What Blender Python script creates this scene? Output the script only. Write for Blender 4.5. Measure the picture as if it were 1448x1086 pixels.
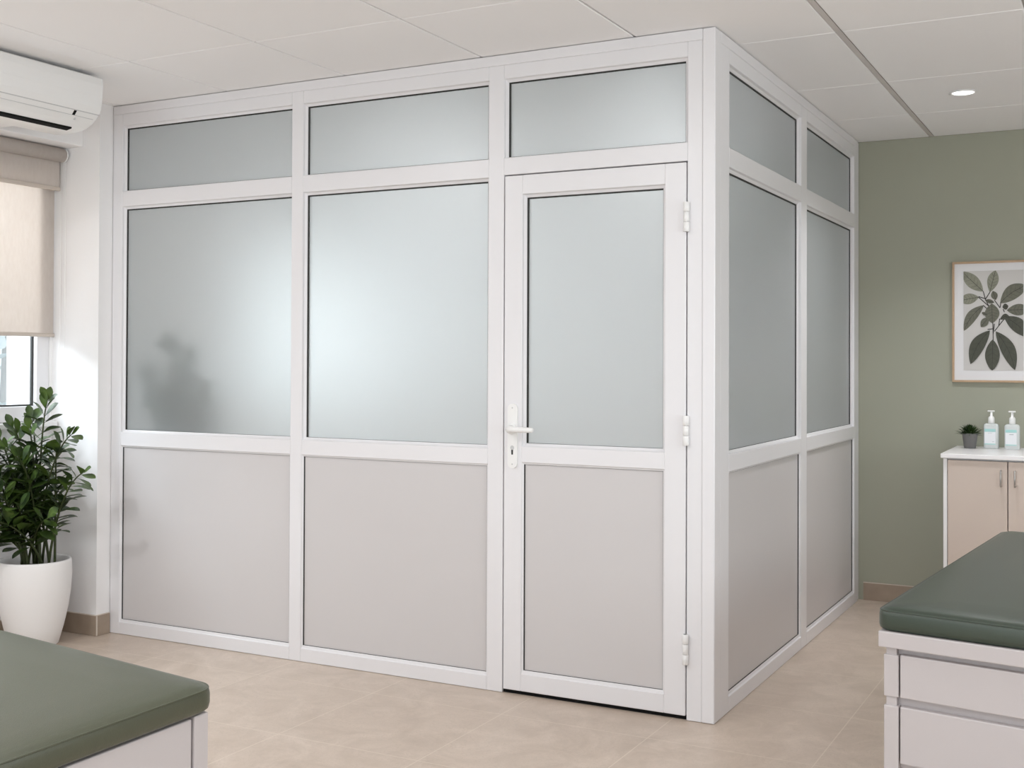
import bpy, bmesh, math, random
from mathutils import Vector, Matrix
for o in list(bpy.data.objects): bpy.data.objects.remove(o)
S = bpy.context.scene
COL = S.collection
PI = math.pi

# ------------------------------------------------------------------ camera
F_PX, YAW, PITCH, ROLL, CY = 1666.63, -0.485133, 0.012109, 0.003928, 489.85
CAM = Vector((1.32464, -4.06710, 1.29518))
cs, sn = math.cos, math.sin
fw = Vector((sn(YAW)*cs(PITCH), cs(YAW)*cs(PITCH), sn(PITCH)))
r0 = Vector((cs(YAW), -sn(YAW), 0)); u0 = r0.cross(fw)
rr = r0*cs(ROLL) + u0*sn(ROLL); uu = u0*cs(ROLL) - r0*sn(ROLL)
cd = bpy.data.cameras.new('camera'); cam = bpy.data.objects.new('camera', cd); COL.objects.link(cam)
cam.matrix_world = Matrix(((rr.x, uu.x, -fw.x, CAM.x), (rr.y, uu.y, -fw.y, CAM.y), (rr.z, uu.z, -fw.z, CAM.z), (0, 0, 0, 1)))
cd.sensor_fit = 'HORIZONTAL'; cd.sensor_width = 36.0
cd.lens = 36.0*F_PX/1448.0
cd.shift_x = 0.0; cd.shift_y = (CY-543.0)/1448.0
cd.clip_start = 0.05
S.camera = cam

# ------------------------------------------------------------------ light
S.view_settings.view_transform = 'Standard'; S.view_settings.look = 'None'
S.view_settings.gamma = 1.0; S.view_settings.use_curve_mapping = False
S.view_settings.exposure = 0.2
W = bpy.data.worlds.new('world'); S.world = W; W.use_nodes = True
bg = W.node_tree.nodes['Background']; bg.inputs[0].default_value = (0.86, 0.93, 1.0, 1); bg.inputs[1].default_value = 1.4
S.cycles.max_bounces = 12; S.cycles.diffuse_bounces = 6; S.cycles.transparent_max_bounces = 16
S.cycles.transmission_bounces = 8; S.cycles.sample_clamp_indirect = 6.0
S.cycles.use_denoising = True

def area(name, loc, direction, sx, sy, watts, color, shape='RECTANGLE', spread=PI):
    l = bpy.data.lights.new(name, 'AREA'); l.shape = shape; l.size = sx
    if shape == 'RECTANGLE': l.size_y = sy
    l.energy = watts; l.color = color; l.spread = spread
    o = bpy.data.objects.new(name, l); COL.objects.link(o); o.location = loc
    o.rotation_euler = Vector(direction).to_track_quat('-Z', 'Y').to_euler()
    return o
# daylight outside the window on the left, frontal fill added behind the camera, and assumed daylight at the inner room's window
area('window_daylight', (-4.0, -1.25, 2.08), (1, 0.12, 0.1), 2.3, 0.85, 100, (0.84, 0.92, 1.0))
area('rear_fill', (0.3, -6.9, 1.2), (0, 1, 0.2), 5.6, 1.9, 60, (0.925, 0.963, 1.0))  # unseen frontal fill, added to light the partition softly from behind the camera
area('right_side_fill', (4.1, -1.6, 1.45), (-1, 0.1, 0.1), 2.6, 1.3, 60, (0.94, 0.97, 1.0))  # added fill from the right, with no source seen there
area('assumed_inner_daylight', (-3.24, 1.75, 1.46), (1, 0, 0), 1.3, 0.98, 6.0, (0.93, 0.965, 1.0))  # daylight of the assumed inner window, placed to give the panes their glow
WARM = (0.955, 0.968, 1.0)
LAMP_W = 13.0
DOWN = [(0.657, 1.5, 0.55), (0.657, -1.3, 0.18), (2.2, 1.5, 0.55), (2.2, -1.3, 0.5), (-0.9, -2.2, 1.1), (-2.3, -2.2, 1.2), (-0.9, -4.0, 1.1), (0.657, -4.0, 0.25), (2.2, -4.0, 0.4)]  # only the first is a seen lamp; the others are added fill
INNER_DOWN = [(-0.72, 1.55, 0.68), (-2.15, 1.55, 0.72)]  # assumed lamps, inferred from the glows in the upper panes

# ------------------------------------------------------------------ materials
def new_mat(name):
    m = bpy.data.materials.new(name); m.use_nodes = True
    nt = m.node_tree; return m, nt, nt.nodes['Principled BSDF']
def mat(name, col, rough=0.5, spec=0.5, metal=0.0, noise=0.0, nscale=30, bump=0.0, bscale=200, coat=0.0, var=None):
    m, nt, b = new_mat(name)
    b.inputs['Base Color'].default_value = (*col, 1); b.inputs['Roughness'].default_value = rough
    b.inputs['Metallic'].default_value = metal; b.inputs['Specular IOR Level'].default_value = spec
    b.inputs['Coat Weight'].default_value = coat; b.inputs['Coat Roughness'].default_value = 0.38
    tc = nt.nodes.new('ShaderNodeTexCoord')
    if noise:
        n = nt.nodes.new('ShaderNodeTexNoise'); n.inputs['Scale'].default_value = nscale; n.inputs['Detail'].default_value = 4
        nt.links.new(tc.outputs['Object'], n.inputs['Vector'])
        r = nt.nodes.new('ShaderNodeMix'); r.data_type = 'RGBA'
        c2 = var or tuple(c*(1-noise) for c in col)
        r.inputs[6].default_value = (*[min(1, c*(1+noise*0.6)) for c in col], 1); r.inputs[7].default_value = (*c2, 1)
        nt.links.new(n.outputs['Fac'], r.inputs[0]); nt.links.new(r.outputs[2], b.inputs['Base Color'])
    if bump:
        n2 = nt.nodes.new('ShaderNodeTexNoise'); n2.inputs['Scale'].default_value = bscale; n2.inputs['Detail'].default_value = 3
        nt.links.new(tc.outputs['Object'], n2.inputs['Vector'])
        bp = nt.nodes.new('ShaderNodeBump'); bp.inputs['Strength'].default_value = bump; bp.inputs['Distance'].default_value = 0.002
        nt.links.new(n2.outputs['Fac'], bp.inputs['Height']); nt.links.new(bp.outputs['Normal'], b.inputs['Normal'])
    return m
M = {}
M['wall'] = mat('wall_paint', (0.86, 0.85, 0.85), 0.8, 0.2, bump=0.08, bscale=90)
M['green'] = mat('sage_wall_paint', (0.375, 0.380, 0.305), 0.75, 0.25, bump=0.08, bscale=90, noise=0.04, nscale=3)
M['ceil'] = mat('ceiling_tile', (0.90, 0.89, 0.89), 0.9, 0.1, bump=0.12, bscale=160)
M['tbar'] = mat('ceiling_grid_metal', (0.46, 0.44, 0.43), 0.5, 0.4)
M['tbar_face'] = mat('ceiling_grid_wide_bar', (0.60, 0.56, 0.54), 0.5, 0.4)
M['frame'] = mat('white_coated_aluminium', (0.77, 0.76, 0.775), 0.32, 0.5)
M['panel'] = mat('pale_grey_panel', (0.60, 0.578, 0.578), 0.33, 0.5)
M['gasket'] = mat('black_rubber_gasket', (0.035, 0.035, 0.033), 0.6, 0.3)
M['dark'] = mat('dark_gap', (0.01, 0.01, 0.01), 0.8, 0.1)
M['base_tile'] = mat('baseboard_tile', (0.36, 0.285, 0.22), 0.4, 0.5, noise=0.22, nscale=14)
M['grout'] = mat('light_grout', (0.62, 0.55, 0.48), 0.8, 0.2)
M['plastic'] = mat('white_plastic', (0.83, 0.825, 0.815), 0.28, 0.5)
M['plastic_grey'] = mat('grey_plastic', (0.55, 0.55, 0.55), 0.4, 0.4)
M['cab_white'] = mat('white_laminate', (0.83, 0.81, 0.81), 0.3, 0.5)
M['cab_beige'] = mat('beige_laminate', (0.60, 0.505, 0.44), 0.45, 0.4)
M['steel'] = mat('brushed_steel', (0.45, 0.43, 0.41), 0.35, 0.5, metal=0.9)
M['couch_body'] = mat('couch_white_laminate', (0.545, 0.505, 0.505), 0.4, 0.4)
M['leather_l'] = mat('olive_green_leather', (0.072, 0.078, 0.048), 0.36, 0.6, bump=0.25, bscale=420, noise=0.10, nscale=120)
M['leather_r'] = mat('dark_green_leather', (0.028, 0.045, 0.028), 0.40, 0.4, bump=0.2, bscale=420, noise=0.08, nscale=120, coat=0.7)
M['pot'] = mat('matte_white_ceramic', (0.80, 0.785, 0.775), 0.5, 0.4)
M['soil'] = mat('dark_potting_soil', (0.028, 0.018, 0.012), 0.95, 0.1, noise=0.5, nscale=60, bump=1.0, bscale=90)
M['stem'] = mat('green_brown_stem', (0.045, 0.060, 0.020), 0.5, 0.4)
M['grey_pot'] = mat('grey_pot', (0.17, 0.165, 0.16), 0.6, 0.3)
M['oak'] = mat('light_oak', (0.52, 0.36, 0.23), 0.5, 0.4, noise=0.18, nscale=40)
M['paper'] = mat('white_mount_board', (0.80, 0.79, 0.80), 0.7, 0.2)
M['print'] = mat('pale_grey_print_paper', (0.62, 0.60, 0.58), 0.7, 0.2)
M['blind_bar'] = mat('beige_blind_bar', (0.56, 0.49, 0.43), 0.5, 0.4)
M['teal'] = mat('pale_teal_label', (0.36, 0.62, 0.60), 0.5, 0.4)
M['label'] = mat('white_bottle_label', (0.80, 0.81, 0.83), 0.5, 0.4)
M['ink'] = mat('grey_print_ink', (0.35, 0.38, 0.40), 0.6, 0.2)
M['sill'] = mat('white_window_sill', (0.82, 0.81, 0.81), 0.35, 0.5)
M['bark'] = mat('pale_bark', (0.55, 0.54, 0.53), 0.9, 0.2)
M['tree_leaf'] = mat('overexposed_leaf', (0.78, 0.83, 0.84), 0.7, 0.2)  # leaf colour whitened to carry the overexposed daylight outside

def leaf_mat(name, c1, c2, rough=0.42):
    m, nt, b = new_mat(name)
    tc = nt.nodes.new('ShaderNodeTexCoord'); n = nt.nodes.new('ShaderNodeTexNoise'); n.inputs['Scale'].default_value = 16
    nt.links.new(tc.outputs['Object'], n.inputs['Vector'])
    r = nt.nodes.new('ShaderNodeValToRGB'); r.color_ramp.elements[0].position = 0.36; r.color_ramp.elements[1].position = 0.64
    r.color_ramp.elements[0].color = (*c1, 1); r.color_ramp.elements[1].color = (*c2, 1)
    nt.links.new(n.outputs['Fac'], r.inputs[0]); nt.links.new(r.outputs[0], b.inputs['Base Color'])
    b.inputs['Roughness'].default_value = rough; b.inputs['Specular IOR Level'].default_value = 0.4
    return m
M['leaf'] = leaf_mat('glossy_dark_green_leaf', (0.018, 0.038, 0.010), (0.075, 0.130, 0.022))
M['leaf_small'] = leaf_mat('small_dark_leaf', (0.012, 0.030, 0.008), (0.035, 0.070, 0.016))
M['leaf_inner'] = leaf_mat('dark_green_houseplant_leaf', (0.02, 0.05, 0.02), (0.045, 0.085, 0.035))

def art_mat(name, col):
    m, nt, b = new_mat(name)
    tc = nt.nodes.new('ShaderNodeTexCoord'); n = nt.nodes.new('ShaderNodeTexNoise'); n.inputs['Scale'].default_value = 45
    n.inputs['Detail'].default_value = 2
    nt.links.new(tc.outputs['Object'], n.inputs['Vector'])
    mx = nt.nodes.new('ShaderNodeMix'); mx.data_type = 'RGBA'
    mx.inputs[6].default_value = (*[c*0.75 for c in col], 1); mx.inputs[7].default_value = (*[c*1.25 for c in col], 1)
    nt.links.new(n.outputs['Fac'], mx.inputs[0]); nt.links.new(mx.outputs[2], b.inputs['Base Color'])
    b.inputs['Roughness'].default_value = 0.7
    return m
M['art_light'] = art_mat('printed_leaf_pale', (0.26, 0.26, 0.20))
M['art_mid'] = art_mat('printed_leaf_grey_green', (0.145, 0.145, 0.11))
M['art_dark'] = art_mat('printed_leaf_dark', (0.075, 0.078, 0.058))
M['art_line'] = mat('printed_line', (0.045, 0.042, 0.038), 0.7, 0.2)

def floor_mat():
    m, nt, b = new_mat('beige_floor_tile')
    tc = nt.nodes.new('ShaderNodeTexCoord'); L = nt.links.new
    n1 = nt.nodes.new('ShaderNodeTexNoise'); n1.inputs['Scale'].default_value = 5.0; n1.inputs['Detail'].default_value = 8; n1.inputs['Roughness'].default_value = 0.65
    n1.inputs['Distortion'].default_value = 1.2
    L(tc.outputs['Object'], n1.inputs['Vector'])
    r = nt.nodes.new('ShaderNodeValToRGB')
    e = r.color_ramp.elements; e[0].position = 0.30; e[0].color = (0.49, 0.40, 0.325, 1); e[1].position = 0.72; e[1].color = (0.64, 0.535, 0.45, 1)
    L(n1.outputs['Fac'], r.inputs[0])
    # fine veins
    n2 = nt.nodes.new('ShaderNodeTexNoise'); n2.inputs['Scale'].default_value = 26; n2.inputs['Detail'].default_value = 5; n2.inputs['Distortion'].default_value = 2.5
    L(tc.outputs['Object'], n2.inputs['Vector'])
    v = nt.nodes.new('ShaderNodeValToRGB'); v.color_ramp.elements[0].position = 0.47; v.color_ramp.elements[0].color = (0, 0, 0, 1)
    v.color_ramp.elements[1].position = 0.50; v.color_ramp.elements[1].color = (1, 1, 1, 1)
    e3 = v.color_ramp.elements.new(0.53); e3.color = (0, 0, 0, 1)
    L(n2.outputs['Fac'], v.inputs[0])
    mv = nt.nodes.new('ShaderNodeMix'); mv.data_type = 'RGBA'; mv.inputs[7].default_value = (0.47, 0.385, 0.31, 1)
    sc = nt.nodes.new('ShaderNodeMath'); sc.operation = 'MULTIPLY'; sc.inputs[1].default_value = 0.6
    L(v.outputs[0], sc.inputs[0]); L(sc.outputs[0], mv.inputs[0]); L(r.outputs[0], mv.inputs[6])
    # grout lines
    sp = nt.nodes.new('ShaderNodeSeparateXYZ'); L(tc.outputs['Object'], sp.inputs[0])
    def line(sock, off, size, w):
        a = nt.nodes.new('ShaderNodeMath'); a.operation = 'SUBTRACT'; a.inputs[1].default_value = off; L(sock, a.inputs[0])
        d = nt.nodes.new('ShaderNodeMath'); d.operation = 'PINGPONG'; d.inputs[1].default_value = size/2; L(a.outputs[0], d.inputs[0])
        c = nt.nodes.new('ShaderNodeMath'); c.operation = 'LESS_THAN'; c.inputs[1].default_value = w/2; L(d.outputs[0], c.inputs[0])
        return c.outputs[0]
    gx = line(sp.outputs[0], 0.414, 0.57, 0.0035); gy = line(sp.outputs[1], -0.25, 0.57, 0.0035)
    mxx = nt.nodes.new('ShaderNodeMath'); mxx.operation = 'MAXIMUM'; L(gx, mxx.inputs[0]); L(gy, mxx.inputs[1])
    g2 = nt.nodes.new('ShaderNodeMath'); g2.operation = 'MULTIPLY'; g2.inputs[1].default_value = 0.75; L(mxx.outputs[0], g2.inputs[0])
    mg = nt.nodes.new('ShaderNodeMix'); mg.data_type = 'RGBA'; mg.inputs[7].default_value = (0.70, 0.61, 0.51, 1)
    L(g2.outputs[0], mg.inputs[0]); L(mv.outputs[2], mg.inputs[6]); L(mg.outputs[2], b.inputs['Base Color'])
    b.inputs['Roughness'].default_value = 0.34; b.inputs['Specular IOR Level'].default_value = 0.45
    return m
M['floor'] = floor_mat()

def frosted():
    m = bpy.data.materials.new('frosted_glass'); m.use_nodes = True; nt = m.node_tree; nt.nodes.clear(); L = nt.links.new
    out = nt.nodes.new('ShaderNodeOutputMaterial')
    rf = nt.nodes.new('ShaderNodeBsdfRefraction'); rf.inputs['Color'].default_value = (0.93, 0.965, 0.965, 1); rf.inputs['Roughness'].default_value = 0.58; rf.inputs['IOR'].default_value = 1.45
    tl = nt.nodes.new('ShaderNodeBsdfTranslucent'); tl.inputs['Color'].default_value = (0.87, 0.91, 0.915, 1)
    df = nt.nodes.new('ShaderNodeBsdfDiffuse'); df.inputs['Color'].default_value = (0.78, 0.82, 0.825, 1)
    gl = nt.nodes.new('ShaderNodeBsdfGlossy'); gl.inputs['Roughness'].default_value = 0.22
    m1 = nt.nodes.new('ShaderNodeMixShader'); m1.inputs[0].default_value = 0.55; L(tl.outputs[0], m1.inputs[1]); L(df.outputs[0], m1.inputs[2])
    m2 = nt.nodes.new('ShaderNodeMixShader'); m2.inputs[0].default_value = 0.50; L(m1.outputs[0], m2.inputs[1]); L(rf.outputs[0], m2.inputs[2])
    fr = nt.nodes.new('ShaderNodeFresnel'); fr.inputs[0].default_value = 1.35
    m3 = nt.nodes.new('ShaderNodeMixShader'); L(fr.outputs[0], m3.inputs[0]); L(m2.outputs[0], m3.inputs[1]); L(gl.outputs[0], m3.inputs[2])
    L(m3.outputs[0], out.inputs[0]); return m
M['frost'] = frosted()
def frosted_back():
    m = bpy.data.materials.new('frosted_glass_inner_face'); m.use_nodes = True; nt = m.node_tree; nt.nodes.clear()
    out = nt.nodes.new('ShaderNodeOutputMaterial'); rf = nt.nodes.new('ShaderNodeBsdfRefraction')
    rf.inputs['Color'].default_value = (0.97, 0.985, 0.985, 1); rf.inputs['Roughness'].default_value = 0.58; rf.inputs['IOR'].default_value = 1.45
    nt.links.new(rf.outputs[0], out.inputs[0]); return m
M['frost_back'] = frosted_back()
def clear(name, tint, gloss=1.0):
    m = bpy.data.materials.new(name); m.use_nodes = True; nt = m.node_tree; nt.nodes.clear(); L = nt.links.new
    out = nt.nodes.new('ShaderNodeOutputMaterial')
    t = nt.nodes.new('ShaderNodeBsdfTransparent'); t.inputs[0].default_value = (*tint, 1)
    if gloss:
        g = nt.nodes.new('ShaderNodeBsdfGlossy'); g.inputs['Roughness'].default_value = 0.03
        mx = nt.nodes.new('ShaderNodeMixShader'); mx.inputs[0].default_value = 0.05; L(t.outputs[0], mx.inputs[1]); L(g.outputs[0], mx.inputs[2])
        L(mx.outputs[0], out.inputs[0])
    else: L(t.outputs[0], out.inputs[0])
    return m
M['clear'] = clear('clear_glass', (0.97, 0.985, 0.98))
M['clear_back'] = clear('clear_glass_side', (0.99, 1.0, 1.0), 0)
def fabric():
    m = bpy.data.materials.new('beige_blind_fabric'); m.use_nodes = True; nt = m.node_tree; nt.nodes.clear(); L = nt.links.new
    out = nt.nodes.new('ShaderNodeOutputMaterial'); tc = nt.nodes.new('ShaderNodeTexCoord')
    w = nt.nodes.new('ShaderNodeTexNoise'); w.inputs['Scale'].default_value = 70; w.inputs['Detail'].default_value = 4
    mp = nt.nodes.new('ShaderNodeMapping'); mp.inputs['Scale'].default_value = (1, 1, 0.35); L(tc.outputs['Object'], mp.inputs[0]); L(mp.outputs[0], w.inputs['Vector'])
    c = nt.nodes.new('ShaderNodeMix'); c.data_type = 'RGBA'; c.inputs[6].default_value = (0.70, 0.635, 0.585, 1); c.inputs[7].default_value = (0.79, 0.735, 0.69, 1); L(w.outputs['Fac'], c.inputs[0])
    d = nt.nodes.new('ShaderNodeBsdfDiffuse'); t = nt.nodes.new('ShaderNodeBsdfTranslucent'); L(c.outputs[2], d.inputs[0]); L(c.outputs[2], t.inputs[0])
    mx = nt.nodes.new('ShaderNodeMixShader'); mx.inputs[0].default_value = 0.36; L(d.outputs[0], mx.inputs[1]); L(t.outputs[0], mx.inputs[2])
    L(mx.outputs[0], out.inputs[0]); return m
M['fabric'] = fabric()
def translucent_plastic():
    m, nt, b = new_mat('pale_clear_bottle'); b.inputs['Base Color'].default_value = (0.86, 0.885, 0.885, 1)
    b.inputs['Roughness'].default_value = 0.15
    tr = nt.nodes.new('ShaderNodeBsdfTransparent'); tr.inputs[0].default_value = (0.92, 0.955, 0.955, 1)
    mx = nt.nodes.new('ShaderNodeMixShader'); mx.inputs[0].default_value = 0.35
    nt.links.new(b.outputs[0], mx.inputs[1]); nt.links.new(tr.outputs[0], mx.inputs[2]); nt.links.new(mx.outputs[0], nt.nodes['Material Output'].inputs[0])
    return m
M['bottle'] = translucent_plastic()
def lamp_mat():
    m = bpy.data.materials.new('lit_lamp_diffuser'); m.use_nodes = True; nt = m.node_tree; nt.nodes.clear()
    e = nt.nodes.new('ShaderNodeEmission'); e.inputs[0].default_value = (1, 0.98, 0.95, 1); e.inputs[1].default_value = 3.0
    o = nt.nodes.new('ShaderNodeOutputMaterial'); nt.links.new(e.outputs[0], o.inputs[0]); return m
M['lamp'] = lamp_mat()

# ------------------------------------------------------------------ mesh helpers
class MB:
    def __init__(s): s.bm = bmesh.new(); s.mats = []
    def mi(s, m):
        if m not in s.mats: s.mats.append(m)
        return s.mats.index(m)
    def _merge(s, tmp, m, smooth=False):
        i = s.mi(m); vm = {}
        for v in tmp.verts: vm[v] = s.bm.verts.new(v.co)
        for f in tmp.faces:
            try: nf = s.bm.faces.new([vm[v] for v in f.verts]); nf.material_index = i; nf.smooth = smooth
            except ValueError: pass
        tmp.free()
    def box(s, a, b, m, bev=0.0, seg=2, tf=None):
        t = bmesh.new()
        xs = sorted((a[0], b[0])); ys = sorted((a[1], b[1])); zs = sorted((a[2], b[2]))
        v = [t.verts.new((x, y, z)) for x in xs for y in ys for z in zs]
        for q in ((0, 1, 3, 2), (4, 6, 7, 5), (0, 4, 5, 1), (2, 3, 7, 6), (0, 2, 6, 4), (1, 5, 7, 3)): t.faces.new([v[k] for k in q])
        bmesh.ops.recalc_face_normals(t, faces=t.faces)
        if bev: bmesh.ops.bevel(t, geom=list(t.edges), offset=bev, segments=seg, profile=0.5, affect='EDGES')
        if tf: 
            for q in t.verts: q.co = tf @ q.co
        s._merge(t, m, bev > 0 and seg > 2); return s
    def quad(s, pts, m, smooth=False):
        f = s.bm.faces.new([s.bm.verts.new(p) for p in pts]); f.material_index = s.mi(m); f.smooth = smooth; return s
    def prism(s, poly, axis, a, b, m, smooth=False):
        """poly: 2-D points; axis 'x','y','z' extrusion direction from a to b"""
        def P(p, t): return {'x': (t, p[0], p[1]), 'y': (p[0], t, p[1]), 'z': (p[0], p[1], t)}[axis]
        t = bmesh.new(); n = len(poly)
        A = [t.verts.new(P(p, a)) for p in poly]; B = [t.verts.new(P(p, b)) for p in poly]
        t.faces.new(A); t.faces.new(B[::-1])
        for k in range(n): t.faces.new((A[k], B[k], B[(k+1) % n], A[(k+1) % n]))
        bmesh.ops.recalc_face_normals(t, faces=t.faces); s._merge(t, m, smooth); return s
    def lathe(s, prof, c, m, n=40, smooth=True, cap=True):
        t = bmesh.new(); rings = []
        for r, z in prof: rings.append([t.verts.new((c[0]+r*cs(2*PI*k/n), c[1]+r*sn(2*PI*k/n), c[2]+z)) for k in range(n)])
        for i in range(len(rings)-1):
            for k in range(n): t.faces.new((rings[i][k], rings[i][(k+1) % n], rings[i+1][(k+1) % n], rings[i+1][k]))
        if cap:
            if prof[0][0] > 1e-6: t.faces.new(rings[0][::-1])
            if prof[-1][0] > 1e-6: t.faces.new(rings[-1])
        bmesh.ops.remove_doubles(t, verts=t.verts, dist=1e-6); bmesh.ops.recalc_face_normals(t, faces=t.faces)
        s._merge(t, m, smooth); return s
    def tube(s, pts, rad, m, n=8, closed=False):
        pts = [Vector(p) for p in pts]; rads = rad if isinstance(rad, (list, tuple)) else [rad]*len(pts)
        t = bmesh.new(); rings = []; N = len(pts); up = None
        for i, p in enumerate(pts):
            a = pts[i-1] if (i > 0 or closed) else p; b = pts[(i+1) % N] if (i < N-1 or closed) else p
            d = (b-a).normalized()
            if up is None: up = d.orthogonal().normalized()
            up = (up - d*up.dot(d)); up = up.normalized() if up.length > 1e-6 else d.orthogonal().normalized()
            sd = d.cross(up)
            rings.append([t.verts.new(p + (up*cs(2*PI*k/n)+sd*sn(2*PI*k/n))*rads[i]) for k in range(n)])
        for i in range(N if closed else N-1):
            j = (i+1) % N
            for k in range(n): t.faces.new((rings[i][k], rings[i][(k+1) % n], rings[j][(k+1) % n], rings[j][k]))
        if not closed: t.faces.new(rings[0][::-1]); t.faces.new(rings[-1])
        bmesh.ops.recalc_face_normals(t, faces=t.faces); s._merge(t, m, True); return s
    def build(s, name, parent=None, tf=None):
        me = bpy.data.meshes.new(name)
        if tf:
            for v in s.bm.verts: v.co = tf @ v.co
        s.bm.to_mesh(me); s.bm.free()
        for m in s.mats: me.materials.append(m)
        o = bpy.data.objects.new(name, me); COL.objects.link(o)
        if parent:
            o.parent = parent; o.matrix_parent_inverse = Matrix.Translation(-root_loc(parent))
        return o
def root_loc(o):
    v = Vector(o.location); p = o.parent
    # children keep identity location, so only the Empty at the top carries an offset
    while p: v += Vector(p.location); p = p.parent
    return v if o.type == 'EMPTY' else (Vector((0, 0, 0)))
def thing(name, loc, label, cat, group=None):
    o = bpy.data.objects.new(name, None); COL.objects.link(o); o.location = loc
    o.empty_display_size = 0.1; tag(o, label, cat, group); return o
def tag(o, label, cat, group=None, kind=None):
    o['label'] = label; o['category'] = cat
    if group: o['group'] = group
    if kind: o['kind'] = kind
    return o
def struct(o, label, cat): return tag(o, label, cat, kind='structure')

# ------------------------------------------------------------------ room shell
H = 2.5; XL = -3.276; XN = -2.972; YN = -0.08; YB = 2.53; XR = 3.4; YR = -6.2
mb = MB(); mb.box((XL-0.3, YR-0.2, -0.12), (XR+0.2, YB+0.2, 0), M['floor'])
struct(mb.build('floor'), 'beige stone-look floor tiles with fine pale joints', 'floor')

mb = MB(); xl = [-3.28, -2.93, -2.275, -1.625, -0.965, -0.312, 0.375, 1.0, 1.65, 2.3, 2.95, 3.4]
yl = [-6.2, -5.7, -4.85, -4.0, -3.15, -2.3, -1.44, -0.582, 0.282, 1.153, 1.888, 2.53]
for i in range(len(xl)-1):
    for j in range(len(yl)-1):
        gx0 = 0.013 if abs(xl[i]-0.375) < 1e-6 else 0.004; gx1 = 0.013 if abs(xl[i+1]-0.375) < 1e-6 else 0.004
        mb.box((xl[i]+gx0, yl[j]+0.003, H), (xl[i+1]-gx1, yl[j+1]-0.003, H+0.02), M['ceil'], 0.0025, 1)
mb.box((XL-0.3, YR-0.2, H+0.008), (XR+0.2, YB+0.2, H+0.1), M['tbar'])
mb.box((0.375-0.010, YR, H+0.001), (0.375+0.010, YB, H+0.01), M['tbar_face'])
struct(mb.build('ceiling'), 'suspended ceiling of plain off-white square tiles in a thin grid', 'ceiling')

# window wall on the left, with its opening
WY0, WY1, WZ0, WZ1 = -2.6, -0.098, 1.0, 2.24
mb = MB(); X0 = XL-0.3
mb.box((X0, YR, 0), (XL, YN, WZ0-0.002), M['wall']); mb.box((X0, YR, WZ1), (XL, YN, H), M['wall'])
mb.box((X0, YR, WZ0-0.002), (XL, WY0, WZ1), M['wall']); mb.box((X0, WY1, WZ0-0.002), (XL, YN, WZ1), M['wall'])
# short projecting pier beside the partition, carrying on behind it
IY0, IY1, IZ0, IZ1 = 1.1, 2.4, 0.97, 1.95; XI = -3.13  # opening for the assumed inner window
mb.box((X0, YN, 0), (XN, 0.12, H), M['wall'])
mb.box((XI, 0.12, 0), (XN, IY0, H), M['wall']); mb.box((XI, IY1, 0), (XN, YB+0.2, H), M['wall'])
mb.box((XI, IY0, 0), (XN, IY1, IZ0), M['wall']); mb.box((XI, IY0, IZ1), (XN, IY1, H), M['wall'])
struct(mb.build('wall_left'), 'off-white wall on the left with window and projecting pier', 'wall')
mb = MB(); mb.box((-0.03, YB, 0), (XR+0.2, YB+0.2, H), M['green']); mb.box((XN, YB, 0), (-0.03, YB+0.2, H), M['wall'])
struct(mb.build('wall_back'), 'sage green painted wall behind the glass partition', 'wall')
RY0, RY1, RZ0, RZ1 = -2.9, -0.3, 0.8, 2.1  # opening added in the right wall for the unseen fill window
mb = MB(); mb.box((XR, YR-0.2, 0), (XR+0.2, RY0, H), M['wall']); mb.box((XR, RY1, 0), (XR+0.2, YB, H), M['wall'])
mb.box((XR, RY0, 0), (XR+0.2, RY1, RZ0), M['wall']); mb.box((XR, RY0, RZ1), (XR+0.2, RY1, H), M['wall'])
struct(mb.build('wall_right'), 'plain off-white wall on the right side', 'wall')
mb = MB()
mb.box((X0, YR-0.2, 0), (XR, YR, 0.35), M['wall']); mb.box((X0, YR-0.2, 2.42), (XR, YR, H), M['wall'])
mb.box((X0, YR-0.2, 0.35), (-2.5, YR, 2.42), M['wall']); mb.box((3.0, YR-0.2, 0.35), (XR, YR, 2.42), M['wall'])
struct(mb.build('wall_rear'), 'wall behind the viewer with a wide opening added for frontal light', 'wall')  # unseen wall; its opening is added to let the rear fill in
def window(name, plane, fixed, a0, a1, z0, z1, fwid, depth, label, mull=()):
    """window frame in an opening; plane 'x' means the wall is x = fixed"""
    def P(a, d, z): return (fixed+d, a, z) if plane == 'x' else (a, fixed+d, z)
    mb = MB()
    for (p, q, r, s_) in ((a0, a1, z0, z0+fwid), (a0, a1, z1-fwid, z1), (a0, a0+fwid, z0+fwid, z1-fwid), (a1-fwid, a1, z0+fwid, z1-fwid)):
        mb.box(P(p, -0.004, r), P(q, -depth, s_), M['frame'], 0.003, 2)
    for c in mull: mb.box(P(c-fwid/2, -0.004, z0+fwid), P(c+fwid/2, -depth, z1-fwid), M['frame'], 0.003, 2)
    o = struct(mb.build(name), label, 'window')
    mb = MB(); mb.box(P(a0+fwid, -depth*0.5, z0+fwid), P(a1-fwid, -depth*0.5-0.006, z1-fwid), M['clear'])
    mb.build('window_pane', o)
    mb = MB(); g = 0.008; d0 = -depth*0.5+0.004; d1 = -depth*0.5-0.010
    cells = [a0+fwid] + [v for c in mull for v in (c-fwid/2, c+fwid/2)] + [a1-fwid]
    for k in range(0, len(cells), 2):
        p, q = cells[k], cells[k+1]
        for (s0, s1, t0, t1) in ((p, q, z0+fwid, z0+fwid+g), (p, q, z1-fwid-g, z1-fwid), (p, p+g, z0+fwid+g, z1-fwid-g), (q-g, q, z0+fwid+g, z1-fwid-g)):
            mb.box(P(s0, d0, t0), P(s1, d1, t1), M['gasket'])
    mb.build('glazing_gasket', o)
    return o
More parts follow.
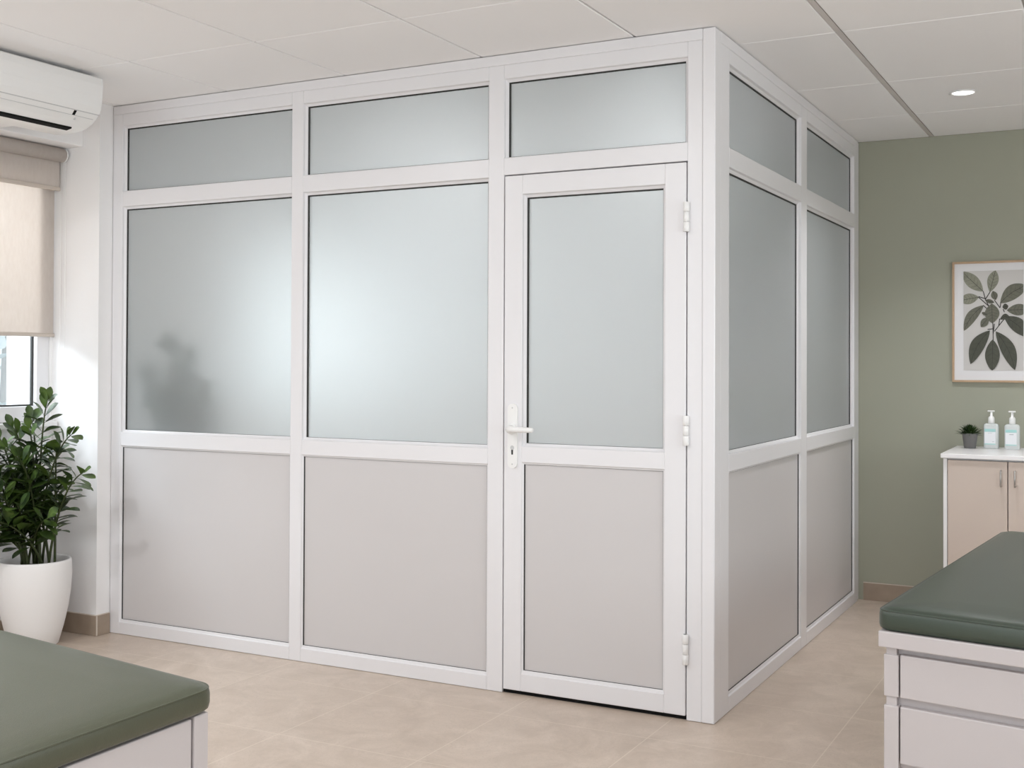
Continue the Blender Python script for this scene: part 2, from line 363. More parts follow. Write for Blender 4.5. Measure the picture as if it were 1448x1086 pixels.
w1 = window('window_1', 'x', XL, WY0, WY1, WZ0, WZ1, 0.072, 0.06, 'white framed window above the potted plant, half covered by a blind', (-1.35,))
mb = MB(); mb.box((XL-0.06, WY0-0.03, WZ0-0.028), (XL+0.045, WY1+0.014, WZ0-0.003), M['sill'], 0.004, 2); mb.build('window_sill', w1)
window('assumed_window', 'x', XN, IY0, IY1, IZ0, IZ1, 0.05, 0.06, 'assumed window inside the small glazed room')  # assumed from the cool glow in the front panes
window('rear_fill_window', 'y', YR, -2.5, 3.0, 0.35, 2.42, 0.06, 0.06, 'unseen wide window added behind the viewer for frontal light', (-0.7, 1.1))  # no such glazing is seen; added so soft light enters from behind
w4 = window('fill_window', 'x', XR+0.06, RY0, RY1, RZ0, RZ1, 0.06, 0.06, 'unseen window added in the right wall for side light', (-1.6,))  # unseen window, added so the fill can brighten the partition side
# boxed bulkhead over the window (the air conditioner is fixed to its deeper part)
mb = MB(); mb.box((XL, YR, 2.302), (-3.08, YN, H), M['wall'], 0.004, 2); mb.box((-3.10, YR, 2.305), (-2.80, -0.56, H), M['wall'], 0.004, 2)
struct(mb.build('trim_1'), 'boxed white bulkhead under the ceiling above the window', 'bulkhead')
# baseboards: tile strips with pale top joint
def baseboard(name, segs, label):
    mb = MB()
    for (a, b, nrm) in segs:
        a = Vector(a); b = Vector(b); n = Vector(nrm); L_ = (b-a).length; d = (b-a)/L_; k = max(1, round(L_/0.33)); t = 0.010
        for i in range(k):
            p = a+d*(L_*i/k+0.001); q = a+d*(L_*(i+1)/k-0.001)
            c = [p, q, q+n*t, p+n*t]
            mb.prism([(v.x, v.y) for v in c], 'z', 0.001, 0.094, M['base_tile'])
        c = [a, b, b+n*(t-0.002), a+n*(t-0.002)]
        mb.prism([(v.x, v.y) for v in c], 'z', 0.001, 0.097, M['grout'])
    return struct(mb.build(name), label, 'baseboard')
baseboard('baseboard_left', [((XL, YR, 0), (XL, YN, 0), (1, 0, 0)), ((XL+0.01, YN, 0), (XN+0.010, YN, 0), (0, -1, 0)), ((XN, YN, 0), (XN, -0.004, 0), (1, 0, 0))], 'brown-beige tile baseboard round the pier and window wall')
baseboard('baseboard_back', [((0.02, YB, 0), (XR, YB, 0), (0, -1, 0))], 'beige tile baseboard along the green wall')

# ------------------------------------------------------------------ glazed partition
part = thing('glass_partition', (0, 0, 0), 'white framed corner partition with frosted glass above pale solid panels', 'partition')
T = 0.06; TOP = H-0.003
def fr(name, a, b, m='frame', bev=0.0018):
    mb = MB(); mb.box(a, b, M[m], bev, 1); return mb.build(name, part)
# front columns (x) ------------------------------------------------
xA0, xA1 = -2.908, -1.9025        # first bay opening
xB0, xB1 = -1.8414, -0.926        # second bay opening
xD0, xD1 = -0.858, -0.1035        # door opening
Z = dict(tr_top=2.3895, tr_bot=2.0933, lp_top=2.0065, lp_bot=0.962, rail_bot=0.887, pn_bot=0.071, trim=2.456, dtop=2.0225, sill=0.058)
INS = 0.012
fr('wall_post', (XN+0.003, 0, 0.001), (xA0, T, Z['trim']))
fr('mullion', (xA1, 0, 0.001), (xB0, T, Z['trim']))
fr('mullion', (xB1, 0, 0.001), (xD0, T, Z['trim']))
fr('jamb_post', (xD1, 0.0012, 0.001), (-0.047, T, Z['trim']))
fr('head_trim', (XN+0.003, -0.0015, Z['trim']), (-0.047, T, TOP))
def rails(x0, x1, zs):
    for nm, z0, z1 in zs: fr(nm, (x0, 0, z0), (x1, T, z1))
R_TOP = (Z['tr_top']+INS, Z['trim']); R_MID = (Z['lp_top']+INS-0.001, Z['tr_bot']-0.003); R_LOW = (Z['rail_bot'], Z['lp_bot']-INS); R_SILL = (0.001, Z['sill'])
for (x0, x1) in ((xA0, xA1), (xB0, xB1)):
    rails(x0, x1, (('top_rail', *R_TOP), ('transom_rail', *R_MID), ('middle_rail', *R_LOW), ('sill_rail', *R_SILL)))
rails(xD0, xD1, (('top_rail', *R_TOP), ('transom_rail', Z['dtop'], Z['tr_bot']-0.003)))
# corner post, square, standing a hair proud
fr('corner_post', (-0.0465, -0.0012, 0.001), (0.0012, 0.0685, TOP), bev=0.003)
# side columns (y) on plane x = 0 -----------------------------------
yA0, yA1 = 0.171, 1.243
yB0, yB1 = 1.347, 2.386
fr('jamb_post', (-T, 0.069, 0.001), (0, yA0, Z['trim']))
fr('mullion', (-T, yA1, 0.001), (0, yB0, Z['trim']))
fr('end_post', (-T, yB1, 0.001), (0, 2.470, TOP))
fr('wall_channel', (-T+0.006, 2.471, 0.001), (-0.006, YB-0.002, TOP))
fr('head_trim', (-T, 0.069, Z['trim']), (0.0015, yB1-0.001, TOP))
for (y0, y1) in ((yA0, yA1), (yB0, yB1)):
    for nm, z0, z1 in (('top_rail', *R_TOP), ('transom_rail', *R_MID), ('middle_rail', *R_LOW), ('sill_rail', *R_SILL)):
        fr(nm, (-T, y0, z0), (0, y1, z1))
# infills ------------------------------------------------------------
def infill(kind, side, a0, a1, z0, z1, parent, bot_ins=INS, depth=0.020, gk=0.006, gk_l=None):
    """glass pane or solid panel with sloping bead and dark gasket. side 'F' = plane y=0 (a is x), 'S' = plane x=0 (a is y)"""
    def P(a, d, z): return (a, d, z) if side == 'F' else (-d, a, z)
    ins = INS if kind == 'frosted_pane' else 0.007
    i0, i1, k0, k1 = a0+ins, a1-ins, z0+(bot_ins if kind == 'frosted_pane' else 0.012), z1-ins
    dp = depth if kind == 'frosted_pane' else 0.010
    mb = MB()
    fm = M['frost'] if kind == 'frosted_pane' else M['panel']
    e = 0.002
    gd = dp+0.003
    if kind == 'frosted_pane':
        q = [P(i0-e, gd, k0-e), P(i1+e, gd, k0-e), P(i1+e, gd, k1+e), P(i0-e, gd, k1+e)]
        b = [P(i0-e, gd+0.006, k0-e), P(i1+e, gd+0.006, k0-e), P(i1+e, gd+0.006, k1+e), P(i0-e, gd+0.006, k1+e)]
        mb.quad(q, M['frost'])
        mb.quad(b[::-1], M['frost_back'])
        for k in range(4): mb.quad([q[k], b[k], b[(k+1) % 4], q[(k+1) % 4]], M['clear_back'])
        bmesh.ops.remove_doubles(mb.bm, verts=mb.bm.verts, dist=1e-6); bmesh.ops.recalc_face_normals(mb.bm, faces=mb.bm.faces)
    else:
        A, B = P(i0-e, gd, k0-e), P(i1+e, gd+0.02, k1+e); mb.box(A, B, fm)
    o = mb.build(kind, parent)
    mb = MB()  # bead: four mitred sloping strips plus inner side
    O = [(a0, z0), (a1, z0), (a1, z1), (a0, z1)]; I = [(i0, k0), (i1, k0), (i1, k1), (i0, k1)]
    for k in range(4):
        j = (k+1) % 4
        s0 = 0.002; md = dp*0.55
        Om = [(O[t][0]+(I[t][0]-O[t][0])*0.18, O[t][1]+(I[t][1]-O[t][1])*0.18) for t in (k, j)]
        mb.quad([P(O[k][0], s0, O[k][1]), P(O[j][0], s0, O[j][1]), P(Om[1][0], md, Om[1][1]), P(Om[0][0], md, Om[0][1])], M['frame'])
        mb.quad([P(Om[0][0], md, Om[0][1]), P(Om[1][0], md, Om[1][1]), P(I[j][0], dp-0.002, I[j][1]), P(I[k][0], dp-0.002, I[k][1])], M['frame'])
        mb.quad([P(I[k][0], dp-0.002, I[k][1]), P(I[j][0], dp-0.002, I[j][1]), P(I[j][0], dp+0.022, I[j][1]), P(I[k][0], dp+0.022, I[k][1])], M['frame'])
        mb.quad([P(O[k][0], dp+0.022, O[k][1]), P(O[j][0], dp+0.022, O[j][1]), P(I[j][0], dp+0.022, I[j][1]), P(I[k][0], dp+0.022, I[k][1])], M['frame'])
    mb.build('glazing_bead', o)
    mb = MB(); gs = 0.0075 if kind == 'frosted_pane' else 0.004; gt = gk if kind == 'frosted_pane' else 0.001; gb = 0.0012
    g0, g1 = (gs, 0.0015) if side == 'F' else (0.0015, gs)   # the bead laps further over the gasket on one side
    mb.box(P(i0, dp-0.0005, k0), P(i0+g0, gd, k1), M['gasket']); mb.box(P(i1-g1, dp-0.0005, k0), P(i1, gd, k1), M['gasket'])
    mb.box(P(i0+g0, dp-0.0005, k1-gt), P(i1-g1, gd, k1), M['gasket']); mb.box(P(i0+g0, dp-0.0005, k0), P(i1-g1, gd, k0+gb), M['gasket'])
    mb.build('gasket', o)
    return o
for side, bays in (('F', ((xA0, xA1), (xB0, xB1))), ('S', ((yA0, yA1), (yB0, yB1)))):
    for (a0, a1) in bays:
        infill('frosted_pane', side, a0, a1, Z['tr_bot']-0.003, R_TOP[0], part, bot_ins=0.004)
        infill('frosted_pane', side, a0, a1, R_LOW[1], R_MID[0], part)
        infill('solid_panel', side, a0, a1, Z['sill'], Z['rail_bot'], part)
infill('frosted_pane', 'F', xD0, xD1, Z['tr_bot']-0.003, R_TOP[0], part, bot_ins=0.004)

# ------------------------------------------------------------------ door
door = struct(thing('door_1', (0, 0, 0), 'white hinged door with frosted upper pane and lever handle', 'door'), 'white hinged door with frosted upper pane and lever handle', 'door')
G = 0.0045; dx0, dx1 = xD0+G, xD1-G; dz0, dz1 = 0.016, Z['dtop']-G
sx0, sx1 = -0.776, -0.1895
def dfr(name, a, b):
    mb = MB(); mb.box(a, b, M['frame'], 0.002, 1); return mb.build(name, door)
dfr('door_stile', (dx0, 0, dz0), (sx0, 0.05, dz1)); dfr('door_stile', (sx1, 0, dz0), (dx1, 0.05, dz1))
DT = 1.9311+INS; DM1 = 0.9748-INS; DM0 = 0.9004; DB = 0.084
dfr('top_rail', (sx0, 0, DT), (sx1, 0.05, dz1)); dfr('lock_rail', (sx0, 0, DM0), (sx1, 0.05, DM1)); dfr('bottom_rail', (sx0, 0, dz0), (sx1, 0.05, DB))
infill('frosted_pane', 'F', sx0, sx1, DM1, DT, door); infill('solid_panel', 'F', sx0, sx1, DB, DM0, door)
mb = MB()   # rebate strip behind the gap at sides and top
for a, b in (((xD0, 0.03, 0.001), (dx0, 0.05, dz1)), ((dx1, 0.03, 0.001), (xD1, 0.05, dz1)), ((xD0, 0.03, dz1), (xD1, 0.05, Z['dtop']))): mb.box(a, b, M['gasket'])
mb.box((xD0, 0.012, 0.001), (xD1, 0.04, dz0-0.002), M['dark'])  # black filler drawn as shade in the open gap under the door
mb.build('door_seal_and_gap_shade', door)
# handle: long rounded backplate, lever, keyhole
def rounded_rect(x0, x1, z0, z1, r, n=8):
    out = []
    for cx, cz, a in ((x1-r, z1-r, 0), (x0+r, z1-r, 90), (x0+r, z0+r, 180), (x1-r, z0+r, 270)):
        for k in range(n+1):
            t = math.radians(a+90*k/n); out.append((cx+r*cs(t), cz+r*sn(t)))
    return out
hx = -0.812; hz = 1.030
mb = MB(); mb.prism(rounded_rect(hx-0.021, hx+0.021, 0.877, 1.128, 0.0205), 'y', -0.009, 0, M['plastic'], False)
bp_ = mb.build('handle_plate', door)
mb = MB(); mb.prism([(hx+0.0085*cs(2*PI*k/16), 0.957+0.0085*sn(2*PI*k/16)) for k in range(16)], 'y', -0.0095, -0.005, M['plastic_grey'])
mb.prism([(hx-0.0045, 0.956), (hx+0.0045, 0.956), (hx+0.0035, 0.930), (hx-0.0035, 0.930)], 'y', -0.0094, -0.005, M['gasket']); mb.build('keyhole', bp_)
mb = MB()
for zz in (1.112, 0.893): mb.prism([(hx+0.003*cs(2*PI*k/12), zz+0.003*sn(2*PI*k/12)) for k in range(12)], 'y', -0.0096, -0.005, M['plastic_grey'])
mb.build('plate_screw', bp_)
mb = MB(); pts = [(hx, -0.006, hz), (hx, -0.030, hz), (hx+0.003, -0.044, hz), (hx+0.014, -0.051, hz), (hx+0.04, -0.053, hz), (hx+0.075, -0.053, hz), (hx+0.108, -0.052, hz), (hx+0.1125, -0.052, hz)]
mb.tube(pts, [0.0155, 0.0145, 0.0135, 0.0125, 0.0110, 0.0105, 0.0098, 0.006], M['plastic'], 16)
mb.lathe([(0.021, 0), (0.021, 0.006), (0.017, 0.010)], (0, 0, 0), M['plastic'], 24)
# turn the small rose so that it stands on the plate: move only its verts
mb.bm.verts.ensure_lookup_table()
for v in list(mb.bm.verts)[-72:]:
    x, y, z = v.co; v.co = Vector((hx+x, -0.008-z, hz+y))
mb.build('lever_handle', door)
for zc in (1.818, 1.045, 0.258):
    mb = MB(); X = -0.104; L_ = 0.054
    for k, (a, b) in enumerate(((-L_, -0.019), (-0.0175, 0.0175), (0.019, L_))):
        rr_ = 0.0115 if k != 1 else 0.0105
        mb.lathe([(rr_*0.9, a), (rr_, a+0.001), (rr_, b-0.001), (rr_*0.9, b)], (X, -0.009, zc), M['plastic'], 18)
    mb.lathe([(0.006, -L_), (0.006, L_)], (X, -0.009, zc), M['plastic_grey'], 10)
    mb.build('hinge', door)

# ------------------------------------------------------------------ air conditioner
ac = thing('air_conditioner', (-2.8, -0.95, 2.26), 'white split air conditioner under the ceiling above the window', 'air conditioner')
Y0, Y1 = -1.40, -0.475
def arc_profile(off=0.0):
    pts = [(-2.798, 2.478), (-2.60, 2.487), (-2.545, 2.486), (-2.534, 2.478), (-2.531, 2.45), (-2.533, 2.40), (-2.540, 2.355), (-2.550, 2.330), (-2.5525, 2.3262), (-2.566, 2.309), (-2.568, 2.3072), (-2.590, 2.290), (-2.625, 2.274), (-2.665, 2.265), (-2.72, 2.262), (-2.798, 2.264)]
    return pts
prof = arc_profile()
mb = MB(); t = bmesh.new(); ny = 12
def endscale(p, s_):  # slightly rounded ends
    cx, cz = -2.69, 2.375
    return (cx+(p[0]-cx)*s_, cz+(p[1]-cz)*s_)
sec = [(Y0, 0.965), (Y0+0.006, 0.99), (Y0+0.016, 1.0), (Y1-0.016, 1.0), (Y1-0.006, 0.992), (Y1, 0.97)]
rings = [[t.verts.new((endscale(p, s_)[0], y, endscale(p, s_)[1])) for p in prof] for y, s_ in sec]
n = len(prof)
for i in range(len(rings)-1):
    for k in range(n): t.faces.new((rings[i][k], rings[i][(k+1) % n], rings[i+1][(k+1) % n], rings[i+1][k]))
t.faces.new(rings[0]); t.faces.new(rings[-1][::-1]); bmesh.ops.recalc_face_normals(t, faces=t.faces)
mb._merge(t, M['plastic'], False); mb.build('casing', ac)
def strip(idx0, idx1, off, y0, y1, m, mb):
    """thin shell lying on the casing profile between two profile points"""
    seg = prof[idx0:idx1+1]
    outp = []
    for k, p in enumerate(seg):
        a = seg[max(0, k-1)]; b = seg[min(len(seg)-1, k+1)]
        d = Vector((b[0]-a[0], b[1]-a[1])).normalized(); nn = Vector((d.y, -d.x))
        c = Vector((-2.69, 2.375))
        if nn.dot(Vector(p)-c) < 0: nn = -nn
        outp.append((p[0]+nn.x*off, p[1]+nn.y*off))
    poly = list(seg)+outp[::-1]
    mb.prism(poly, 'y', y0, y1, m)
mb = MB(); strip(3, 7, 0.003, Y0+0.004, Y1-0.003, M['plastic'], mb); mb.build('front_panel', ac)
mb = MB(); strip(7, 8, 0.0004, Y0+0.004, Y1-0.003, M['plastic_grey'], mb); strip(9, 10, 0.0004, Y0+0.02, Y1-0.02, M['plastic_grey'], mb); mb.build('panel_seam', ac)
mb = MB(); strip(10, 12, 0.0025, Y0+0.06, Y1-0.10, M['plastic'], mb); mb.build('louvre_flap', ac)
mb = MB(); mb.prism([(-2.632, 2.2665), (-2.662, 2.2605), (-2.664, 2.270), (-2.630, 2.277)], 'y', Y0+0.06, Y1-0.075, M['dark']); mb.build('outlet_slot', ac)
mb = MB(); strip(8, 9, 0.0012, -0.607, -0.594, M['dark'], mb)
mb.build('sensor_window', ac)
mb = MB(); mb.box((-2.578, -0.588, 2.292), (-2.572, -0.583, 2.300), M['plastic_grey']); mb.build('indicator_light', ac)

# ------------------------------------------------------------------ roller blind
rb = thing('roller_blind', (XL+0.05, -1.2, 2.27), 'beige double roller blind hanging over the left window', 'blind')
BY0 = -2.58; ZT = 2.266
mb = MB()
def ytube(mb, x, z, r, y0, y1, m, n=24): mb.prism([(x+r*cs(2*PI*k/n), z+r*sn(2*PI*k/n)) for k in range(n)], 'y', y0, y1, m, True)
ytube(mb, XL+0.078, ZT, 0.033, BY0, -0.100, M['fabric']); mb.build('roller_tube', rb)
mb = MB(); ytube(mb, XL+0.078, ZT, 0.034, -0.0995, -0.0925, M['plastic'])
ytube(mb, XL+0.078, ZT, 0.024, -0.0925, -0.0885, M['plastic_grey']); mb.box((XL+0.001, -0.099, ZT-0.028), (XL+0.078, -0.093, ZT+0.028), M['plastic']); mb.build('end_bracket', rb)
mb = MB(); mb.box((XL+0.0535, BY0, 2.112), (XL+0.0550, -0.0965, ZT-0.012), M['fabric']); fb = mb.build('short_front_fabric', rb)
mb = MB(); mb.box((XL+0.048, BY0, 2.098), (XL+0.061, -0.0925, 2.117), M['blind_bar'], 0.004, 2); mb.build('bottom_bar', fb)
mb = MB(); mb.box((XL+0.010, BY0, 1.415), (XL+0.0115, -0.088, 2.25), M['fabric']); fb = mb.build('long_rear_fabric', rb)
mb = MB(); mb.box((XL+0.005, BY0, 1.400), (XL+0.017, -0.0835, 1.418), M['blind_bar'], 0.004, 2); mb.build('bottom_bar', fb)
mb = MB(); cxn = XL+0.085; pts = []
for k in range(2): pass
xa, xb, zb = XL+0.062, XL+0.094, 1.172
pts = [(xa, -0.094, 2.265), (xa, -0.093, 1.8), (xa, -0.092, zb+0.02)] + [((xa+xb)/2-(xb-xa)/2*cs(PI*k/8), -0.092, zb+0.014-0.016*sn(PI*k/8)) for k in range(1, 8)] + [(xb, -0.092, zb+0.02), (xb, -0.093, 1.8), (xb, -0.094, 2.265)]
mb.tube(pts, 0.0014, M['plastic'], 6); mb.build('pull_chain', rb)

# ------------------------------------------------------------------ plants
def leaflet(mb, base, direction, normal, length, width, m, droop=0.25, fold=0.18):
    """obovate leaf blade, thick enough to be a solid shell"""
    d = direction.normalized(); nrm = (normal - d*normal.dot(d))
    nrm = nrm.normalized() if nrm.length > 1e-5 else d.orthogonal().normalized(); s_ = d.cross(nrm)
    prof_ = [(0, 0.03), (0.15, 0.30), (0.35, 0.72), (0.55, 0.98), (0.72, 0.96), (0.87, 0.66), (0.96, 0.28), (1.0, 0.02)]
    rows = []
    for tt, w in prof_:
        c = base + d*(length*tt) - nrm*(droop*length*tt*tt)
        e = s_*(w*width/2); h = nrm*(fold*w*width/2)
        rows.append([c-e+h, c-nrm*0.0005, c+e+h])
    i = mb.mi(m); V = [[mb.bm.verts.new(p) for p in r] for r in rows]
    for a in range(len(V)-1):
        for b in range(2):
            f = mb.bm.faces.new((V[a][b], V[a][b+1], V[a+1][b+1], V[a+1][b])); f.material_index = i; f.smooth = True
def zz_plant(root, base, stems, rng, mleaf, llen=(0.05, 0.075), start=0.42, step=0.036, stem_r=0.0065):
    for (bx, by, tip) in stems:
        b = base + Vector((bx, by, 0)); tip = Vector(tip); span = tip-b
        mid = b + Vector((span.x*0.18, span.y*0.18, span.z*0.55)); ctrl2 = b + Vector((span.x*0.55, span.y*0.55, span.z*0.9))
        P_ = []
        for k in range(15):
            t = k/14; P_.append(b*(1-t)**3 + mid*3*t*(1-t)**2 + ctrl2*3*t*t*(1-t) + tip*t**3)
        mb = MB(); mb.tube(P_, [stem_r*(1-0.62*k/14) for k in range(15)], M['stem'], 7); st = mb.build('stem', root)
        mb = MB(); L_ = sum((P_[k+1]-P_[k]).length for k in range(14)); acc = 0; nxt = L_*start; side = 1
        view = (CAM-b).normalized()
        for k in range(14):
            seg = P_[k+1]-P_[k]; sl = seg.length
            while acc+sl >= nxt:
                p = P_[k]+seg*((nxt-acc)/sl); d = seg.normalized()
                tfrac = nxt/L_
                lat = d.cross(view+Vector((rng.uniform(-.5, .5), rng.uniform(-.5, .5), rng.uniform(-.2, .2)))).normalized()
                for sd in (1, -1):
                    a = rng.uniform(0.75, 1.05) if tfrac < 0.9 else rng.uniform(0.35, 0.6)
                    dirv = d*cs(a)+lat*sd*sn(a)+Vector((rng.uniform(-.12, .12), rng.uniform(-.12, .12), rng.uniform(-.05, .1)))
                    nv = (d.cross(dirv)*sd + view*0.9 + Vector((0, 0, 0.9)) + Vector((rng.uniform(-.4, .4), rng.uniform(-.4, .4), rng.uniform(-.3, .3))))
                    ln = rng.uniform(*llen)*(1.0 - 0.25*max(0, tfrac-0.75)/0.25)
                    leaflet(mb, p+lat*sd*0.003, dirv, nv, ln, ln*rng.uniform(0.54, 0.66), mleaf, rng.uniform(0.05, 0.3))
                nxt += step*rng.uniform(0.85, 1.15)
            acc += sl
        p = P_[-1]; d = (P_[-1]-P_[-2]).normalized()
        leaflet(mb, p, d+Vector((0, 0, 0.1)), view+Vector((0, 0, .6)), llen[0]*1.0, llen[0]*0.5, mleaf, 0.1)
        mb.build('leaves', st)
PX, PY = -3.088, -0.335
pl = thing('potted_plant', (PX, PY, 0), 'dark green leafy plant in a tall white pot below the window', 'potted plant')
mb = MB()
mb.lathe([(0.0, 0.0), (0.098, 0.0), (0.106, 0.006), (0.128, 0.085), (0.147, 0.17), (0.158, 0.25), (0.162, 0.32), (0.160, 0.372), (0.158, 0.385), (0.153, 0.388), (0.147, 0.384), (0.145, 0.36), (0.142, 0.33), (0.0, 0.33)], (PX, PY, 0), M['pot'], 56)
mb.build('pot', pl)
mb = MB(); mb.lathe([(0.0, 0.348), (0.06, 0.352), (0.12, 0.347), (0.1415, 0.341), (0.1415, 0.332), (0.0, 0.332)], (PX, PY, 0), M['soil'], 32); mb.build('soil', pl)
rng = random.Random(11)
B = Vector((PX, PY, 0.335))
tips = [(-2.985, -0.36, 1.105), (-3.11, -0.34, 1.02), (-3.13, -0.42, 0.985), (-2.765, -0.42, 0.965), (-2.715, -0.40, 0.80), (-2.86, -0.46, 0.60), (-3.11, -0.62, 0.56), (-3.12, -0.54, 0.80),
        (-3.08, -0.50, 0.90), (-2.98, -0.52, 0.87), (-2.97, -0.45, 0.76), (-3.10, -0.64, 0.76), (-3.02, -0.60, 0.72), (-3.12, -0.66, 0.90), (-2.90, -0.34, 0.74), (-3.05, -0.40, 0.98), (-3.13, -0.55, 0.92), (-3.12, -0.68, 0.66), (-2.88, -0.40, 0.88), (-3.03, -0.62, 0.60), (-3.10, -0.55, 0.98), (-2.94, -0.55, 0.66)]
stems = [(rng.uniform(-.06, .06)+0.25*(t[0]-PX)*0.5, rng.uniform(-.05, .04), t) for t in tips]
zz_plant(pl, B, stems, rng, M['leaf'], llen=(0.070, 0.104), start=0.33, step=0.037)
# leafy plant inside the glazed room, close behind the first frosted pane
ip = thing('potted_plant', (-2.62, 0.30, 0), 'blurred green plant seen through the left frosted pane', 'potted plant')
mb = MB(); mb.lathe([(0.0, 0), (0.12, 0), (0.15, 0.5), (0.16, 0.55), (0.15, 0.55), (0.14, 0.52), (0, 0.52)], (-2.62, 0.30, 0), M['pot'], 32); mb.build('pot', ip)
rng2 = random.Random(4); B2 = Vector((-2.62, 0.30, 0.515))
t2 = [(-2.84, 0.15, 1.20), (-2.70, 0.14, 1.33), (-2.58, 0.14, 1.27), (-2.78, 0.13, 1.08), (-2.60, 0.13, 1.08), (-2.70, 0.12, 1.10), (-2.66, 0.15, 1.2), (-2.50, 0.16, 1.12),
      (-2.74, 0.12, 1.02), (-2.64, 0.12, 1.00), (-2.69, 0.13, 0.98), (-2.80, 0.15, 1.12), (-2.62, 0.16, 1.16)]
zz_plant(ip, B2, [(rng2.uniform(-.05, .05), rng2.uniform(-.08, -.02), t) for t in t2], rng2, M['leaf_inner'], llen=(0.10, 0.14), start=0.40, step=0.055)

# ------------------------------------------------------------------ examination couches
def cushion(quad_fn, L_, Wd, z0, z1, m, rad=0.05, crown=0.012):
    """upholstered pad: rounded plan corners, rolled top edge with a sunken seam line, domed top"""
    mb = MB(); t = bmesh.new()
    plan = rounded_rect(0, L_, 0, Wd, rad, 6)
    cx, cy = L_/2, Wd/2
    def ring(inset, z):
        out = []
        for (x, y) in plan:
            ix = min(max(x, inset), L_-inset) if inset > 0 else x+(-inset if x > cx else inset)
            iy = min(max(y, inset), Wd-inset) if inset > 0 else y+(-inset if y > cy else inset)
            # keep corner rounding by pulling toward the centre
            fx = 1-inset/cx; fy = 1-inset/cy
            out.append(t.verts.new((cx+(x-cx)*fx, cy+(y-cy)*fy, z)))
        return out
    hgt = z1-z0
    R_ = [ring(0.010, z0), ring(0.002, z0+0.006), ring(0.0, z0+0.016), ring(0.0, z1-0.016), ring(0.0015, z1-0.008), ring(0.004, z1-0.0035), ring(0.0075, z1-0.0035), ring(0.011, z1), ring(0.03, z1+crown*0.45), ring(0.08, z1+crown*0.8), ring(0.16, z1+crown)]
    k = len(plan)
    for a in range(len(R_)-1):
        for b in range(k): t.faces.new((R_[a][b], R_[a][(b+1) % k], R_[a+1][(b+1) % k], R_[a+1][b]))
    t.faces.new(R_[0][::-1]); t.faces.new(R_[-1]); bmesh.ops.recalc_face_normals(t, faces=t.faces)
    mb._merge(t, m, True)
    for v in mb.bm.verts: v.co = quad_fn @ v.co
    return mb
def basis(origin, ex, ey):
    ex = Vector((ex[0], ex[1], 0)).normalized(); ey = Vector((ey[0], ey[1], 0)).normalized()
    return Matrix(((ex.x, ey.x, 0, origin[0]), (ex.y, ey.y, 0, origin[1]), (0, 0, 1, 0), (0, 0, 0, 1)))
# right couch: local x along the short front, local y away from the viewer
ang = lambda d: (cs(math.radians(d)), sn(math.radians(d)))
Tr = basis((0.716, -0.742), ang(-9.0), ang(85.0))
rc = thing('examination_couch', (0.95, 0.1, 0), 'dark green padded couch with white drawers, at the right by the cabinet', 'examination couch')
LW, LL = 0.70, 1.78
def piping(tf, L_, Wd, z, m, rad, parent):
    mb = MB(); mb.tube([tf @ Vector((p[0], p[1], z)) for p in rounded_rect(0.0028, L_-0.0028, 0.0028, Wd-0.0028, rad, 6)], 0.0021, m, 6, closed=True); mb.build('piping', parent)
Tm = Tr @ Matrix.Translation((-0.013, -0.004, 0))
mt = cushion(Tm, LW+0.02, LL, 0.564, 0.623, M['leather_r'], 0.03).build('mattress', rc); piping(Tm, LW+0.02, LL, 0.618, M['leather_r'], 0.03, mt)
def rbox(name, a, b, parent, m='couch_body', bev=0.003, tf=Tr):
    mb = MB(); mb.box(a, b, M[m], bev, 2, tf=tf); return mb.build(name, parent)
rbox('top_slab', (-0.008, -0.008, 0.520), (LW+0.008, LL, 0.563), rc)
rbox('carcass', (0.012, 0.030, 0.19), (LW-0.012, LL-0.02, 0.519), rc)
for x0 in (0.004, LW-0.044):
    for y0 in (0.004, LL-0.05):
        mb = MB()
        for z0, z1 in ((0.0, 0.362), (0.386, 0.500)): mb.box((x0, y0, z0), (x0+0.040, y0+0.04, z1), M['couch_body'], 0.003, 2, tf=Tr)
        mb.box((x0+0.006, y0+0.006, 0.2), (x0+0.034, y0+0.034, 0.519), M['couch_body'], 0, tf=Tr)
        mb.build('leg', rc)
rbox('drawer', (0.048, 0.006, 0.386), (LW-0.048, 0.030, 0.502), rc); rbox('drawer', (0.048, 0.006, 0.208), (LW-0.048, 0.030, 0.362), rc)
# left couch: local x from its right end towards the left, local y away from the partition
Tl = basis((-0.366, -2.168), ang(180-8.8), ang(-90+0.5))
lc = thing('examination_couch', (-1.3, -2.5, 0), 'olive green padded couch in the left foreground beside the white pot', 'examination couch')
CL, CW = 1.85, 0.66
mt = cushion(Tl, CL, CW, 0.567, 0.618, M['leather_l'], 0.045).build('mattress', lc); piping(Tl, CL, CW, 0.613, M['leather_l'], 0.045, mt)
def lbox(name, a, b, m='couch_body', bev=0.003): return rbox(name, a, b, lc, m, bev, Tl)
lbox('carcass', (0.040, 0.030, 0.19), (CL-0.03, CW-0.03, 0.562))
lbox('under_pad_shade', (0.03, 0.03, 0.562), (CL-0.03, CW-0.03, 0.568), 'dark', 0)  # black strip painting in the shadow gap under the mattress
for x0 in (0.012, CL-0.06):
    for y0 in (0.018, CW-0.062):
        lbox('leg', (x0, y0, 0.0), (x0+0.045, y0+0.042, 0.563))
lbox('end_panel', (0.016, 0.064, 0.2), (0.040, CW-0.066, 0.559))

